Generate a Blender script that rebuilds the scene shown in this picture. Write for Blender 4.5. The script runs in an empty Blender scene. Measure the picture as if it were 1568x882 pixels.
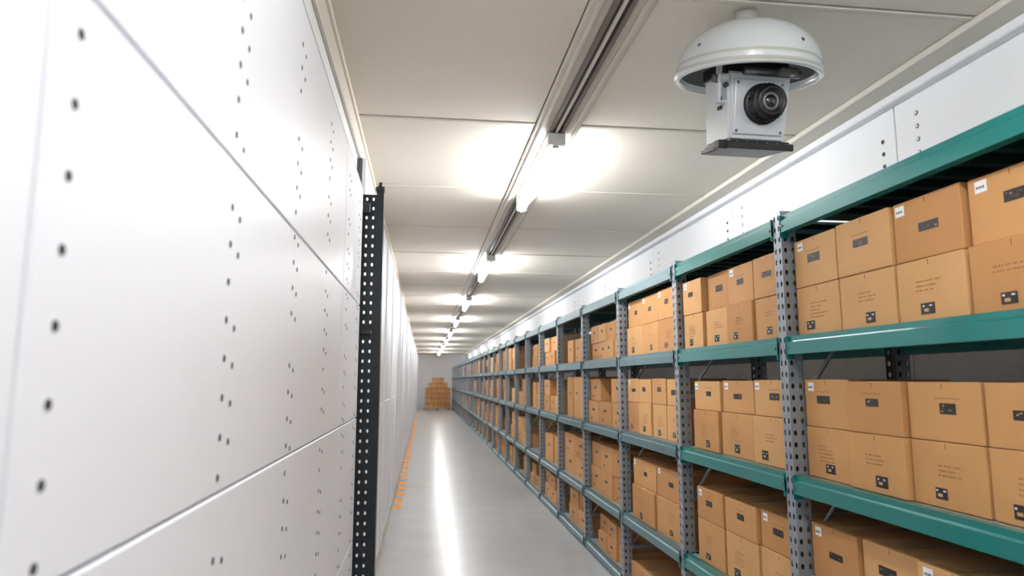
import bpy, bmesh, math, random
from mathutils import Vector, Matrix
random.seed(7)
scene = bpy.context.scene
try:
    scene.view_settings.view_transform = 'Standard'
    scene.view_settings.look = 'None'
    scene.view_settings.exposure = 0.12
except Exception as e:
    print(e)

# ------------------------------------------------------------------ materials
def srgb(r, g, b):
    f = lambda c: (c/255/12.92) if c/255 <= .04045 else ((c/255+.055)/1.055)**2.4
    return (f(r), f(g), f(b), 1)

def mat(name, col, rough=.5, metal=0.0, var=0.0, scale=8.0, bump=0.0, bscale=60.0, roughvar=0.0, emis=None, estr=0, coat=0.0, stretch=None):
    m = bpy.data.materials.new(name); m.use_nodes = True
    nt = m.node_tree; b = nt.nodes['Principled BSDF']
    b.inputs['Base Color'].default_value = col
    b.inputs['Roughness'].default_value = rough
    b.inputs['Metallic'].default_value = metal
    b.inputs['Coat Weight'].default_value = coat
    mp = nt.nodes.new('ShaderNodeMapping')
    if stretch: mp.inputs['Scale'].default_value = stretch
    geo = nt.nodes.new('ShaderNodeNewGeometry')
    nt.links.new(geo.outputs['Position'], mp.inputs['Vector'])
    if var > 0 or roughvar > 0:
        n = nt.nodes.new('ShaderNodeTexNoise'); n.inputs['Scale'].default_value = scale
        n.inputs['Detail'].default_value = 3
        nt.links.new(mp.outputs['Vector'], n.inputs['Vector'])
        if var > 0:
            r = nt.nodes.new('ShaderNodeValToRGB')
            r.color_ramp.elements[0].position = .25; r.color_ramp.elements[1].position = .75
            r.color_ramp.elements[0].color = tuple(c*(1-var) for c in col[:3])+(1,)
            r.color_ramp.elements[1].color = tuple(min(1, c*(1+var)) for c in col[:3])+(1,)
            nt.links.new(n.outputs['Fac'], r.inputs['Fac'])
            nt.links.new(r.outputs['Color'], b.inputs['Base Color'])
        if roughvar > 0:
            mr = nt.nodes.new('ShaderNodeMapRange')
            mr.inputs['To Min'].default_value = max(0, rough-roughvar); mr.inputs['To Max'].default_value = rough+roughvar
            mr.inputs['From Min'].default_value = .3; mr.inputs['From Max'].default_value = .7
            nt.links.new(n.outputs['Fac'], mr.inputs['Value'])
            nt.links.new(mr.outputs['Result'], b.inputs['Roughness'])
    if bump > 0:
        n2 = nt.nodes.new('ShaderNodeTexNoise'); n2.inputs['Scale'].default_value = bscale
        nt.links.new(mp.outputs['Vector'], n2.inputs['Vector'])
        bp = nt.nodes.new('ShaderNodeBump'); bp.inputs['Strength'].default_value = bump; bp.inputs['Distance'].default_value = .01
        nt.links.new(n2.outputs['Fac'], bp.inputs['Height'])
        nt.links.new(bp.outputs['Normal'], b.inputs['Normal'])
    if emis:
        b.inputs['Emission Color'].default_value = emis
        b.inputs['Emission Strength'].default_value = estr
    return m

M = {}
M['panel'] = mat('white_panel', srgb(238, 241, 248), .38, var=.015, scale=2)
M['panelback'] = mat('panel_backing', srgb(90, 92, 98), .7)
M['wall'] = mat('white_wall', srgb(244, 245, 247), .6, var=.02, scale=2)
M['ceil'] = mat('ceiling_tile', srgb(231, 224, 212), .75, var=.02, scale=2.5)
M['ceilgap'] = mat('ceiling_grid', srgb(110, 104, 94), .7)
M['trim'] = mat('ceiling_trim', srgb(218, 212, 201), .55, var=.02)
M['rail'] = mat('rail_metal', srgb(130, 126, 120), .4, .4)
M['groove_shade'] = mat('groove_and_shade', srgb(55, 53, 50), .6)  # dark rail groove, also used as painted shade on panels and uprights
M['floor'] = mat('polished_concrete', srgb(188, 190, 192), .23, var=.05, scale=2.2, bump=.015, bscale=5)
M['tube'] = mat('led_tube', (1, 1, 1, 1), .5, emis=(.985, .99, 1, 1), estr=78)
M['plastic'] = mat('white_plastic', srgb(235, 235, 232), .35)
M['card'] = mat('cardboard', srgb(196, 145, 91), .75, var=.06, scale=5, bump=.05, bscale=90)
M['card2'] = mat('cardboard_light', srgb(205, 157, 103), .75, var=.05, scale=6, bump=.05, bscale=90)
M['card3'] = mat('cardboard_dark', srgb(186, 134, 82), .75, var=.06, scale=5)
M['seam'] = mat('cardboard_seam', srgb(120, 82, 46), .8)
M['tape'] = mat('packing_tape', srgb(198, 154, 104), .3)
M['ink'] = mat('black_label', srgb(32, 28, 28), .5)
M['inkb'] = mat('brown_print', srgb(140, 96, 58), .7)
M['white'] = mat('paper_label', srgb(240, 240, 238), .6)
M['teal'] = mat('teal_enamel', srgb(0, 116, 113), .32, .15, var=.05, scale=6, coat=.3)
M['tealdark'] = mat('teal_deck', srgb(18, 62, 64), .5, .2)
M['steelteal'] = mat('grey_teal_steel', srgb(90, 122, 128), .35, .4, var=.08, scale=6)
M['steel'] = mat('galvanised_steel', srgb(146, 154, 162), .36, .4, var=.10, scale=14)
M['deck'] = mat('shelf_deck', srgb(170, 178, 180), .5, .2)
M['hole'] = mat('dark_hole', srgb(34, 34, 40), .7)
M['screw'] = mat('screw_steel', srgb(110, 112, 116), .35, .7)
M['post'] = mat('charcoal_steel', srgb(36, 42, 48), .42, .4, var=.12, scale=20)
M['orange'] = mat('orange_tape', srgb(255, 165, 0), .5)
M['domew'] = mat('camera_housing_white', srgb(214, 219, 220), .25, 0, coat=.5)
M['rim'] = mat('camera_rim', srgb(190, 190, 182), .35)
M['inner'] = mat('housing_interior', srgb(120, 122, 120), .5)
M['alu'] = mat('camera_body_aluminium', srgb(206, 210, 214), .36, .2, var=.05, scale=20)
M['black'] = mat('black_plastic', srgb(22, 22, 25), .35)
M['glass'] = mat('lens_glass', srgb(12, 12, 18), .04, 0, coat=1)
M['wood'] = mat('pallet_wood', srgb(165, 125, 80), .8, var=.2, scale=10)

# ------------------------------------------------------------------ mesh builder
class MB:
    def __init__(s):
        s.v = []; s.f = []; s.m = []; s.mats = []; s.sm = []
    def mi(s, k):
        if k not in s.mats: s.mats.append(k)
        return s.mats.index(k)
    def face(s, pts, k, smooth=False):
        n = len(s.v); s.v += [tuple(p) for p in pts]
        s.f.append(list(range(n, n+len(pts)))); s.m.append(s.mi(k)); s.sm.append(smooth)
    def box(s, x0, x1, y0, y1, z0, z1, k, T=None):
        p = [Vector((x, y, z)) for x in (x0, x1) for y in (y0, y1) for z in (z0, z1)]
        if T: p = [T @ q for q in p]
        n = len(s.v); s.v += [tuple(q) for q in p]
        for q in ((0, 1, 3, 2), (4, 6, 7, 5), (0, 4, 5, 1), (2, 3, 7, 6), (0, 2, 6, 4), (1, 5, 7, 3)):
            s.f.append([n+i for i in q]); s.m.append(s.mi(k)); s.sm.append(False)
    def bbox(s, x0, x1, y0, y1, z0, z1, k, bev=.004, T=None, seg=1):
        bm = bmesh.new(); bmesh.ops.create_cube(bm, size=1)
        for v in bm.verts:
            v.co = Vector(((x0+x1)/2+v.co.x*(x1-x0), (y0+y1)/2+v.co.y*(y1-y0), (z0+z1)/2+v.co.z*(z1-z0)))
        bmesh.ops.bevel(bm, geom=bm.edges[:], offset=bev, segments=seg, affect='EDGES', profile=.5)
        s.add_bm(bm, k, T)
    def add_bm(s, bm, k, T=None, smooth=False):
        bm.verts.index_update(); n = len(s.v)
        for v in bm.verts: s.v.append(tuple(T @ v.co if T else v.co))
        for f in bm.faces:
            s.f.append([n+v.index for v in f.verts]); s.m.append(s.mi(k)); s.sm.append(smooth)
        bm.free()
    def cyl(s, c, ax, r0, r1, L, k, n=24, T=None, smooth=True, caps=True):
        ax = Vector(ax).normalized(); c = Vector(c)
        a = ax.orthogonal().normalized(); b = ax.cross(a)
        R = [[c+ax*(L*t)+(a*math.cos(2*math.pi*i/n)+b*math.sin(2*math.pi*i/n))*r for i in range(n)] for t, r in ((0, r0), (1, r1))]
        if T: R = [[T @ p for p in q] for q in R]
        base = len(s.v)
        for q in R: s.v += [tuple(p) for p in q]
        for i in range(n):
            j = (i+1) % n
            s.f.append([base+i, base+j, base+n+j, base+n+i]); s.m.append(s.mi(k)); s.sm.append(smooth)
        if caps:
            s.f.append([base+i for i in range(n)][::-1]); s.m.append(s.mi(k)); s.sm.append(False)
            s.f.append([base+n+i for i in range(n)]); s.m.append(s.mi(k)); s.sm.append(False)
    def lathe(s, prof, k, n=64, T=None):
        base = len(s.v)
        for r, z in prof:
            for i in range(n):
                p = Vector((r*math.cos(2*math.pi*i/n), r*math.sin(2*math.pi*i/n), z))
                s.v.append(tuple(T @ p if T else p))
        for a in range(len(prof)-1):
            for i in range(n):
                j = (i+1) % n
                s.f.append([base+a*n+i, base+a*n+j, base+(a+1)*n+j, base+(a+1)*n+i]); s.m.append(s.mi(k)); s.sm.append(True)
    def perf(s, o, u, v, w, h, n, hw, hh, k):
        """perforated strip: n stacked cells w x h with an elliptical hole"""
        o, u, v = Vector(o), Vector(u), Vector(v)
        kk = s.mi(k)
        for c in range(n):
            q = o+v*(h*c)
            out = [(w, h/2), (w, h), (w/2, h), (0, h), (0, h/2), (0, 0), (w/2, 0), (w, 0)]
            inn = [(w/2+hw*math.cos(math.pi/4*i), h/2+hh*math.sin(math.pi/4*i)) for i in range(8)]
            b = len(s.v)
            for p in out+inn: s.v.append(tuple(q+u*p[0]+v*p[1]))
            for i in range(8):
                j = (i+1) % 8
                s.f.append([b+i, b+j, b+8+j, b+8+i]); s.m.append(kk); s.sm.append(False)
    def build(s, name, loc=None, rot=None, parent=None):
        me = bpy.data.meshes.new(name); me.from_pydata(s.v, [], s.f)
        for k in s.mats: me.materials.append(M[k])
        me.polygons.foreach_set('material_index', s.m)
        me.polygons.foreach_set('use_smooth', s.sm)
        me.update()
        ob = bpy.data.objects.new(name, me); scene.collection.objects.link(ob)
        if loc: ob.location = loc
        if rot: ob.rotation_euler = rot
        if parent: ob.parent = parent
        return ob

CZ = 3.10; YE = 40.0; YB = -5.0
XL = -.43; XR = 2.43; PX = -.37

# ------------------------------------------------------------------ shell
b = MB(); b.box(XL-.1, XR+.1, YB-.1, YE+.1, -.1, 0, 'floor'); b.build('floor')
b = MB(); b.box(XL-.1, XR+.1, YB-.1, YE+.1, CZ+.012, CZ+.12, 'ceilgap')
ys = [2.4+1.4*i for i in range(-6, 28)]
for i in range(len(ys)-1):
    y0, y1 = max(ys[i], YB)+.006, min(ys[i+1], YE)-.006
    if y1 <= y0: continue
    b.bbox(XL, .625, y0+.03, y1, CZ, CZ+.014, 'ceil', .004)
    b.bbox(.895, 2.25, y0+.03, y1, CZ, CZ+.014, 'ceil', .004)
    b.bbox(XL, .625, y0, y0+.024, CZ-.004, CZ+.014, 'trim', .003)
    b.bbox(.895, 2.25, y0, y0+.024, CZ-.004, CZ+.014, 'trim', .003)
b.build('ceiling')
b = MB(); b.box(XL-.1, XL, YB, YE, 0, CZ+.012, 'wall'); b.build('wall_left')
b = MB(); b.box(XL-.1, XR+.1, YE, YE+.1, 0, CZ+.012, 'wall'); b.build('wall_back')
b = MB(); b.box(XL-.1, XR+.1, YB-.1, YB, 0, CZ+.012, 'wall'); b.build('wall_front')
b = MB(); b.box(XR+.012, XR+.1, YB, YE, 0, CZ+.012, 'panelback')
ys = [3.16+1.92*i for i in range(-4, 20)]+[YE]
pairs = [(YB, ys[0])]+[(ys[i], ys[i+1]) for i in range(len(ys)-1)]
for y0, y1 in pairs:
    if y1-y0 < .05: continue
    b.bbox(XR, XR+.014, y0+.004, y1-.004, 0.0, CZ, 'wall', .003)
for y in ys[:-1]:
    for dy, zb in ((.16, 2.66), (-.10, 2.60)):
        for j in range(5):
            b.cyl((XR+.001, y-dy, zb+.068*j), (-1, 0, 0), .013, .011, .004, 'screw', 12)
            b.cyl((XR-.0025, y-dy, zb+.068*j), (-1, 0, 0), .007, .007, .002, 'hole' if dy < 0 else 'wall', 8)
b.build('wall_right')
b = MB(); b.bbox(2.25, XR, YB, YE, CZ-.03, CZ+.012, 'trim', .004); b.bbox(2.37, XR, YB, YE, CZ-.075, CZ-.03, 'wall', .006); b.build('trim_1')
b = MB(); b.bbox(XL, XL+.02, YB, YE, CZ-.14, CZ, 'trim', .004); b.bbox(XL, XL+.035, YB, YE, CZ-.03, CZ-.002, 'ceil', .003); b.build('trim_2')

# ceiling cable track
b = MB()
b.bbox(.63, .89, YB, YE, CZ-.014, CZ+.012, 'trim', .004)
b.bbox(.655, .675, YB, YE, CZ-.03, CZ-.013, 'trim', .003)
b.bbox(.845, .865, YB, YE, CZ-.03, CZ-.013, 'trim', .003)
b.box(.715, .735, YB, YE, CZ-.032, CZ-.013, 'rail')
b.box(.735, .785, YB, YE, CZ-.018, CZ-.013, 'groove_shade')
b.box(.785, .805, YB, YE, CZ-.032, CZ-.013, 'rail')
b.box(.752, .768, YB, YE, CZ-.03, CZ-.017, 'trim')
b.build('ceiling_light_track')

# ------------------------------------------------------------------ tube lights
for k in range(-2, 9):
    y0 = 3.95+4.05*k; L = 1.42
    if y0 < YB or y0+L > YE: continue
    b = MB(); z = CZ-.033
    b.bbox(.735, .785, y0+.02, y0+L-.02, z-.03, z, 'plastic', .004)
    b.bbox(.705, .815, y0-.10, y0+.03, z-.075, z, 'plastic', .010, seg=2)
    b.bbox(.72, .80, y0+L-.03, y0+L+.02, z-.105, z, 'plastic', .006)
    b.cyl((.76, y0-.05, z-.085), (0, 0, 1), .02, .02, .02, 'screw', 12)
    b.cyl((.76, y0+.0, z-.08), (0, 1, 0), .033, .033, L-.02, 'tube', 14)
    b.build('led_batten_light')

# ------------------------------------------------------------------ left panels
b = MB()
b.box(XL+.001, PX-.014, .2-4.5, 3.93, 0.02, 2.69, 'panelback')
rows = [.02, .74, 1.395, 2.02, 2.70]
cols = [-4.3, -1.9, .682, 3.12, 3.93]
for i in range(len(rows)-1):
    for j in range(len(cols)-1):
        b.bbox(PX-.015, PX, cols[j]+.0025, cols[j+1]-.0025, rows[i]+.0025, rows[i+1]-.0025, 'panel', .003)
b.box(XL+.001, PX-.004, -4.3, 3.93, 2.701, 2.712, 'groove_shade')  # dark strip painting the shadow line along the panel top edge
def hole(y, z, r=.0058):
    b.cyl((PX-.002, y, z), (1, 0, 0), r*1.5, r*1.35, .0026, 'panel', 12)
    b.cyl((PX+.0003, y, z), (1, 0, 0), r, r*.9, .0012, 'hole', 12)
for z in [.25+.078*i for i in range(31)]:
    if min(abs(z-r) for r in rows) < .012: z += .014
    hole(.738, z, .0066)
for ci, y in enumerate((1.33, 1.95, 2.58, 3.25, 3.75)):
    for i, z in enumerate([.2+.072*i for i in range(34)]):
        if (i*7+ci) % 9 == 4: continue
        if min(abs(z-r) for r in rows) < .012: z += .014
        hole(y, z, .0076)
        if (i+ci) % 5 != 2: hole(y+.055, z-.012, .007)
b.build('perforated_wall_panels')

b = MB()
y = 4.12; 
while y < YE-.1:
    y1 = min(y+1.3, YE-.01)
    b.box(XL+.001, -.40, y, y1, .02, 2.95, 'panelback')
    b.bbox(-.40, -.385, y+.004, y1-.004, .12, 1.395, 'panel', .003)
    b.bbox(-.40, -.385, y+.004, y1-.004, 1.40, 2.94, 'panel', .003)
    b.bbox(-.40, -.372, y+.0, y+.05, .02, 2.95, 'panel', .004)
    b.box(-.40, -.378, y+.05, y1, .0, .11, 'trim')
    y += 1.3
b.build('storage_cabinet_row')

# perforated post
b = MB()
yp = 4.0
n = int(2.74/.056)
b.perf((-.372, yp, 0), (1, 0, 0), (0, 0, 1), .038, .056, n, .0068, .0105, 'post')
b.perf((-.334, yp, 0), (1, 0, 0), (0, 0, 1), .038, .056, n, .0068, .0105, 'post')
top = n*.056
b.box(-.405, -.372, yp, yp+.004, 0, top, 'post')
b.box(-.296, -.262, yp-.004, yp+.004, 0, top+.02, 'post')
b.box(-.262, -.256, yp-.004, yp+.085, 0, top+.02, 'post')
b.bbox(-.305, -.25, yp-.01, yp+.05, top+.02, top+.05, 'post', .006)
b.cyl((-.278, yp+.02, top+.05), (0, 0, 1), .012, .01, .03, 'black', 12)
b.bbox(-.40, -.33, yp-.035, yp-.002, top-.12, top-.06, 'black', .005)
b.cyl((-.385, yp-.03, top-.09), (0, -1, 0), .016, .016, .03, 'screw', 10)
b.bbox(-.37, -.31, yp-.03, yp-.002, 1.86, 1.89, 'black', .004)
b.bbox(-.42, -.25, yp-.03, yp+.09, 0, .008, 'post', .002)
b.build('perforated_steel_post')

# orange floor tape
b = MB(); y = 9.0
while y < 34:
    b.box(-.366, -.262, y, y+.24, .0002, .004, 'orange'); y += .5
b.build('orange_floor_marking_tape')

# ------------------------------------------------------------------ racks
X0, X1 = 1.57, 2.15
LV = [.09, .57, 1.20, 1.79, 2.33]
NB = 30; Y0 = .25; BW = 1.3
YU = [.05, 1.40]+[Y0+BW*k for k in range(2, NB+1)]
def upright(b, xc, y, detail, faceaxis=-1):
    H = 2.37; ch = .05; n = int(H/ch)
    w = .034
    xa, xb = (xc, xc+.07)
    if detail:
        xf = xa if faceaxis < 0 else xb
        for k in (0, 1):
            b.perf((xf, y-.034+k*w, 0), (0, 1, 0), (0, 0, 1), w, ch, n, .0075, .013, 'steel')
            for yy in (y-.034, y+.034):
                b.perf((xa+.035*k, yy, 0), (1, 0, 0), (0, 0, 1), .035, ch, n, .0075, .012, 'steel')
        b.box(xa+.016, xb-.016, y-.012, y+.012, 0, H-.03, 'groove_shade')  # added dark core paints the shade inside the hollow upright
    else:
        b.box(xa, xb, y-.034, y+.034, 0, H, 'steel')
        for i in range(n):
            b.box(xa-.001, xa+.002, y-.008, y+.008, i*ch+.012, i*ch+.036, 'groove_shade')
    b.bbox(xa-.012, xb+.012, y-.045, y+.045, 0, .008, 'steel', .002)
    if detail: b.box(xa, xb, y-.034, y+.034, n*ch, n*ch+.004, 'steel')
def beam(b, xf, y0, y1, zt, k, s=1):
    prof = [(0, -.078), (0, -.026), (.010, -.020), (.010, 0), (.045, 0), (.045, -.012), (.04, -.012), (.04, -.078)]
    A = [Vector((xf+s*p[0], y0, zt+p[1])) for p in prof]; B = [Vector((xf+s*p[0], y1, zt+p[1])) for p in prof]
    for i in range(len(prof)):
        j = (i+1) % len(prof); b.face([A[i], A[j], B[j], B[i]], k)
    b.face(A, k); b.face(B[::-1], k)
for k in range(NB):
    b = MB(); ya, yb = YU[k], YU[k+1]
    det = k <= 6
    if k == 0:
        upright(b, X0, ya, True); upright(b, X1-.07, ya, True, 1)
    upright(b, X0, yb, det); upright(b, X1-.07, yb, det, 1)
    for z in (.3, .88, 1.5, 2.1):
        b.box(X0+.07, X1-.07, yb-.012, yb+.012, z-.012, z+.012, 'steel')
    for (za, zb) in ((.3, .88), (.88, 1.5), (1.5, 2.1)):
        p, q = Vector((X0+.07, yb, za)), Vector((X1-.07, yb, zb)); d = (q-p)
        b.cyl(p, d, .009, .009, d.length, 'steel', 6)
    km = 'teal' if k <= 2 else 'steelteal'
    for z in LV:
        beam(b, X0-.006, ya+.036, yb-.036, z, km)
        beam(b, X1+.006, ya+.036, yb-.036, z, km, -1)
        for yy in (ya+.036, yb-.036-.006):
            b.box(X0-.009, X0+.03, yy, yy+.006, z-.10, z-.001, km)
            b.cyl((X0-.011, yy+(.018 if yy < (ya+yb)/2 else -.012), z-.05), (1, 0, 0), .006, .006, .006, 'screw', 8)
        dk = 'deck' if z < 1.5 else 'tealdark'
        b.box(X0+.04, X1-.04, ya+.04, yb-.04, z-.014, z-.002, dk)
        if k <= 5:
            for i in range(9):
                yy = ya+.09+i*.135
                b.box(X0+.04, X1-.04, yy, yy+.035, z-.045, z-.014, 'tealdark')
    b.build('steel_shelving_rack')

# ------------------------------------------------------------------ boxes
def decorate(b, w, h, d, style, T, rnd, far=False):
    xf = -d/2-.0008
    def rect(yc, zc, ww, hh, k, off=0):
        P = [(xf-off, yc+ww/2, zc-hh/2), (xf-off, yc-ww/2, zc-hh/2), (xf-off, yc-ww/2, zc+hh/2), (xf-off, yc+ww/2, zc+hh/2)]
        b.face([T @ Vector(p) for p in P], k)
    if far:
        rect(0, h*.6, w*.22, .022, 'ink')
        if rnd.random() < .5: rect(w*.2, h*.2, w*.14, .024, 'inkb')
        return
    if style == 'top':
        yc, zc = rnd.uniform(-.025, .025), h*rnd.uniform(.5, .6)
        ww, hh = rnd.uniform(.065, .10), rnd.uniform(.026, .036)
        rect(yc, zc, ww, hh, 'ink')
        for i in range(5):
            rect(yc+rnd.uniform(-ww*.4, ww*.4), zc+rnd.uniform(-hh*.3, hh*.3), rnd.uniform(.003, .012), rnd.uniform(.002, .005), rnd.choice(('seam', 'tape')), .0006)
        if rnd.random() < .5:
            for i in range(9):
                rect(yc+.05-i*.012, zc+.032, .007, .004, 'inkb')
        if rnd.random() < .5:
            s = rnd.choice((.035, .05))
            rect(w/2-s, h-.03, .044, .036, 'white', .0004)
            for i in range(4): rect(w/2-s+.014-i*.008, h-.032, .005, .008, 'ink', .001)
    else:
        x0 = rnd.uniform(.03, .07)
        for l in range(rnd.choice((2, 3, 4, 5))):
            x = x0; zc = h*.64-l*.015
            L = rnd.uniform(.06, .12)
            while x > x0-L:
                ww = rnd.uniform(.004, .009); rect(x, zc, ww, .0045, 'inkb'); x -= ww+rnd.choice((.003, .003, .003, .009))
        yc, zc = rnd.uniform(-.03, .07), rnd.uniform(.036, .045)
        ww, hh = rnd.uniform(.050, .068), rnd.uniform(.034, .044)
        rect(yc, zc, ww, hh, 'ink')
        rect(yc+.006, zc-.005, .020, .010, 'tape', .0006); rect(yc-.014, zc+.009, .012, .004, 'white', .0006); rect(yc+.018, zc+.009, .008, .005, 'white', .0006)
def boxgeo(b, w, h, d, style, rnd, T=None, far=False):
    T = T or Matrix.Identity(4)
    k = rnd.choice(('card', 'card', 'card2', 'card3') if far else ('card', 'card', 'card2', 'card2', 'card3'))
    if far: b.box(-d/2, d/2, -w/2, w/2, 0, h, k, T)
    else:
        b.bbox(-d/2, d/2, -w/2, w/2, 0, h, k, .0035, T, 2)
        b.box(-d/2+.006, d/2-.006, -.0012, .0012, h-.001, h+.0006, 'seam', T)
        b.box(-d/2+.004, d/2-.004, -.025, .025, h-.001, h+.0004, 'tape', T)
        b.box(-d/2+.03, -d/2+.032, -w/2+.006, w/2-.006, h-.001, h+.0005, 'seam', T)
        b.box(-d/2-.0006, -d/2+.001, -.0012, .0012, h-.022, h-.004, 'seam', T)
    decorate(b, w, h, d, style, T, rnd, far)

rnd = random.Random(11)
def near_box(x, y, z, w, h, d, style):
    b = MB(); boxgeo(b, w, h, d, style, rnd)
    b.build('cardboard_archive_box', (x, y, z), (0, 0, rnd.uniform(-.012, .012)))
XB = X0+.035
def near_bay(k, spec):
    ya, yb = YU[k], YU[k+1]
    for li, (cols, h1, h2, start, d) in spec.items():
        avail = min(yb-ya, 1.38)-.10-start
        for c in range(cols):
            w = avail/cols-rnd.uniform(.008, .018)
            y = yb-.05-start-(c+.5)*(avail/cols)
            dx = rnd.uniform(0, .022)
            near_box(XB+d/2+dx, y, LV[li]+.001, w, h1, d, 'low')
            if h2: near_box(XB+d/2+dx+rnd.uniform(-.004, .018), y, LV[li]+.001+h1+.002, w-.003, h2+rnd.uniform(-.010, .004), d, 'top')
near_bay(0, {0: (4, .2, .18, 0, .44), 1: (4, .225, .21, 0, .44), 2: (4, .205, .195, 0, .44), 3: (4, .205, .205, 0, .44)})
near_bay(1, {0: (4, .2, .18, 0, .44), 1: (4, .225, .215, 0, .44), 2: (4, .205, .195, 0, .44), 3: (4, .205, .205, 0, .44)})
near_bay(2, {0: (3, .2, .17, .1, .44), 1: (3, .235, .175, .10, .44), 2: (3, .225, .175, .08, .44), 3: (4, .205, .205, 0, .44)})
near_bay(3, {0: (2, .12, 0, .0, .44), 1: (2, .24, .2, .12, .44), 2: (4, .23, .18, .0, .44), 3: (3, .22, .205, .05, .44)})
for k in range(4, NB):
    b = MB(); ya, yb = YU[k], YU[k+1]
    for li in range(4):
        r = rnd.random()
        if r < .06: continue
        zs = LV[li+1]-LV[li]-.10
        cols = rnd.choice((2, 3, 3, 4)); rowsn = rnd.choice((1, 2, 2, 2))
        hh = min(zs*rnd.uniform(.74, .97), .50)/rowsn
        if rowsn == 1 and rnd.random() < .6: hh *= .7
        start = rnd.choice((0, 0, .1, .3)); avail = BW-.1-start; pitch = avail/cols
        for c in range(cols):
            for rr in range(rowsn):
                if rr == rowsn-1 and rnd.random() < .1: continue
                y = yb-.05-start-(c+.5)*pitch
                T = Matrix.Translation((XB+.23+rnd.uniform(0, .03), y, LV[li]+rr*hh+.001)) @ Matrix.Rotation(rnd.uniform(-.012, .012), 4, 'Z')
                boxgeo(b, pitch-.014, hh-.003, .44, 'top', rnd, T, True)
    b.build('stacked_archive_boxes')

# ------------------------------------------------------------------ pallet stack at far end
b = MB(); px, py = .73, 37.6; W = 1.35
for i in range(7): b.box(px-W/2+i*.2, px-W/2+i*.2+.14, py-.5, py+.5, .11, .135, 'wood')
for dx in (-W/2, -.06, W/2-.12): b.box(px+dx, px+dx+.12, py-.5, py+.5, .0, .11, 'wood')
z = .136
for r in range(6):
    nb = 4 if r < 4 else (3 if r == 4 else 2); h = .265
    w = W/4; off = (W-nb*w)/2
    for c in range(nb):
        for q in range(2):
            T = Matrix.Translation((px-W/2+off+(c+.5)*w+rnd.uniform(-.01, .01), py-.25+.5*q, z)) @ Matrix.Rotation(math.pi/2, 4, 'Z')
            boxgeo(b, w-.015, h-.004, .48, 'top', rnd, T, True)
    b.box(px-W/2+off, px-W/2+off+nb*w, py-.497, py-.49, z+h-.03, z+h-.004, 'seam')
    z += h
b.build('palletised_box_stack')

# ------------------------------------------------------------------ security camera
cam_root = bpy.data.objects.new('ceiling_security_camera', None); scene.collection.objects.link(cam_root)
R = .31; Hd = .225; S = .91
cam_root.location = (1.285, 2.50, CZ-.262)
cam_root.scale = (S, S, S)
cam_root.rotation_euler = (math.radians(11), 0, math.radians(2))
b = MB()
prof = []
for i in range(25):
    a = math.pi/2*i/24
    prof.append((max(.0005, R*math.sin(a)**.95), Hd*math.cos(a)**.9 if i < 24 else 0))
b.lathe(prof, 'domew', 72)
b.lathe([(R, 0), (R+.006, -.002), (R+.008, -.02), (R+.002, -.03), (R-.014, -.03), (R-.016, -.012), (R-.02, 0)], 'domew', 72)
b.lathe([(R+.006, -.004), (R+.011, -.007), (R+.011, -.016), (R+.006, -.020)], 'rim', 72)
b.lathe([(R*.985, .035), (R*.995, .032), (R*.998, .026), (R, .020)], 'rim', 72)
ip = [(max(.0005, (R-.02)*math.sin(math.pi/2*i/16)), (Hd-.03)*math.cos(math.pi/2*i/16)) for i in range(17)]
b.lathe(ip, 'inner', 72)
for ang in (-160, -72, 20, 110):
    a = math.radians(ang); zz = .075; rr = R*.925
    nrm = Vector((math.cos(a), math.sin(a), .45)).normalized()
    c = Vector((math.cos(a)*rr, math.sin(a)*rr, zz))
    b.cyl(c-nrm*.004, nrm, .019, .017, .010, 'domew', 18)
    b.cyl(c+nrm*.005, nrm, .010, .008, .006, 'screw', 12)
b.build('dome_housing', parent=cam_root)
b = MB(); b.cyl((0, .04, Hd-.04), (0, 0, 1), .05, .05, .094, 'rim', 32); b.build('ceiling_mount', parent=cam_root)
b = MB()
b.bbox(-.15, .15, -.10, .14, -.035, .04, 'black', .012)
b.cyl((.10, -.06, -.045), (0, 0, 1), .05, .05, .05, 'black', 24)
b.cyl((-.08, -.12, -.02), (1, 0, 0), .018, .018, .26, 'screw', 12)
b.bbox(.07, .15, -.17, -.12, -.035, -.005, 'rail', .006)
b.build('gimbal_mount', parent=cam_root)
BT = Matrix.Translation((0, 0, .012)) @ Matrix.Diagonal((1.1, 1.1, 1.1, 1))
b = MB()
bm = bmesh.new(); bmesh.ops.create_cube(bm, size=1)
for v in bm.verts:
    t = v.co.z+.5
    w = .235+.035*t; d = .21
    v.co = Vector((v.co.x*w, v.co.y*d, -.30+.27*t))
bmesh.ops.bevel(bm, geom=bm.edges[:], offset=.01, segments=3, affect='EDGES')
b.add_bm(bm, 'alu')
b.bbox(-.105, .105, -.112, -.10, -.275, -.06, 'alu', .004, seg=2)
for sx in (-.093, .093):
    for zz in (-.262, -.075): b.cyl((sx, -.111, zz), (0, -1, 0), .006, .006, .003, 'screw', 10)
b.box(-.132, -.12, -.05, -.01, -.14, -.12, 'black'); b.box(-.132, -.12, -.05, -.02, -.17, -.155, 'black')
o = b.build('camera_body', parent=cam_root); o.matrix_local = BT
b = MB(); T = Matrix.Translation((.012, -.11, -.155)) @ Matrix.Rotation(math.pi/2, 4, 'X')
b.lathe([(.080, -.004), (.080, .012), (.074, .018), (.070, .018), (.070, .055), (.066, .062), (.060, .062), (.060, .078), (.052, .082), (.044, .080), (.040, .066), (.036, .066)], 'black', 48, T)
b.lathe([(.040, .060), (.034, .066), (.030, .070), (.026, .070), (.024, .062)], 'rail', 48, T)
b.lathe([(.028, .058), (.024, .066), (.016, .071), (.008, .073), (.0005, .074)], 'glass', 48, T)
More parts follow.
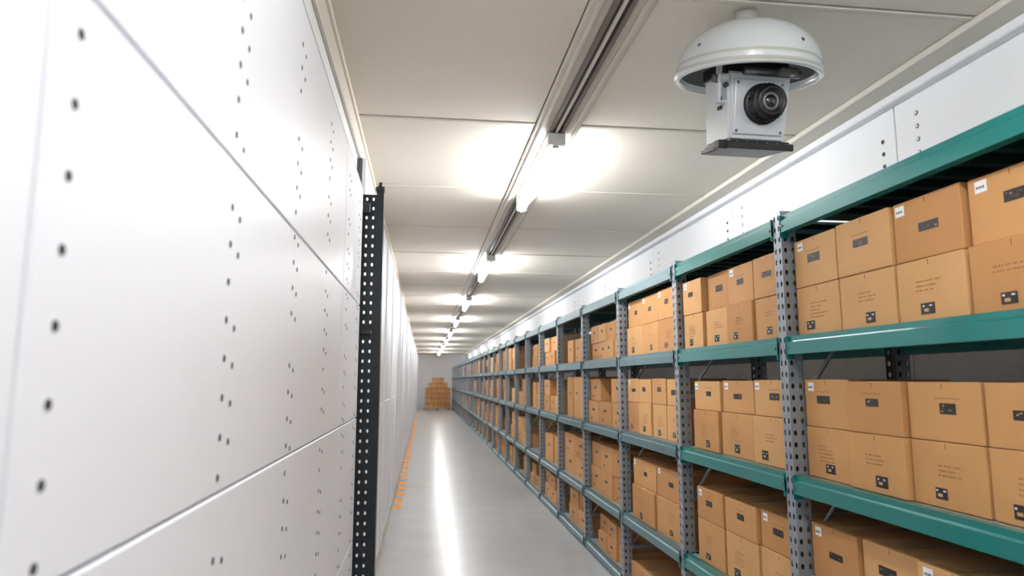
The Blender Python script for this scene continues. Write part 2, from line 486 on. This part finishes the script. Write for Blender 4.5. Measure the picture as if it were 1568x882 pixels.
for i in range(28):
    a = 2*math.pi*i/28
    b.box(-.0025, .0025, -.0015, .0015, .022, .05, 'black', T @ Matrix.Rotation(a, 4, 'Z') @ Matrix.Translation((.0715, 0, 0)))
o = b.build('lens', parent=cam_root); o.matrix_local = BT
b = MB()
b.bbox(-.165, -.155, -.10, -.06, -.15, .0, 'alu', .003)
b.bbox(-.165, -.12, -.10, -.06, -.155, -.145, 'alu', .003)
b.bbox(-.172, -.125, -.11, -.05, -.075, -.045, 'alu', .005)
b.cyl((-.165, -.08, -.06), (-1, 0, 0), .017, .015, .02, 'screw', 16)
b.cyl((-.145, -.105, -.09), (0, -1, 0), .010, .010, .014, 'black', 12)
o = b.build('side_bracket', parent=cam_root); o.matrix_local = BT
b = MB()
b.bbox(-.125, .125, -.135, .10, -.322, -.300, 'black', .005)
b.bbox(-.15, .12, -.17, .08, -.335, -.320, 'black', .004)
b.bbox(-.175, .115, -.18, -.165, -.342, -.316, 'black', .003)
b.bbox(-.195, -.155, -.18, -.13, -.345, -.312, 'black', .004)
for i in range(6): b.cyl((-.10+i*.042, -.136, -.312), (0, -1, 0), .005, .005, .003, 'rim', 8)
b.box(-.09, .09, -.172, -.15, -.3202, -.3192, 'rail')
o = b.build('mounting_tray', parent=cam_root); o.matrix_local = BT

# ------------------------------------------------------------------ world & camera
w = bpy.data.worlds.new('world'); scene.world = w; w.use_nodes = True
w.node_tree.nodes['Background'].inputs['Color'].default_value = (.9, .95, 1, 1)
w.node_tree.nodes['Background'].inputs['Strength'].default_value = .5

cd = bpy.data.cameras.new('camera'); co = bpy.data.objects.new('camera', cd); scene.collection.objects.link(co)
cd.sensor_width = 36; cd.lens = 24.0; cd.clip_start = .02
ps, pt = math.radians(7.25), math.radians(7.7)
fw = Vector((math.sin(ps)*math.cos(pt), math.cos(ps)*math.cos(pt), math.sin(pt)))
co.location = (0, 0, 1.6); co.rotation_euler = fw.to_track_quat('-Z', 'Y').to_euler()
cd.dof.use_dof = True; cd.dof.focus_distance = 3.6; cd.dof.aperture_fstop = 2.8
scene.camera = co
print('DONE', len(bpy.data.objects))
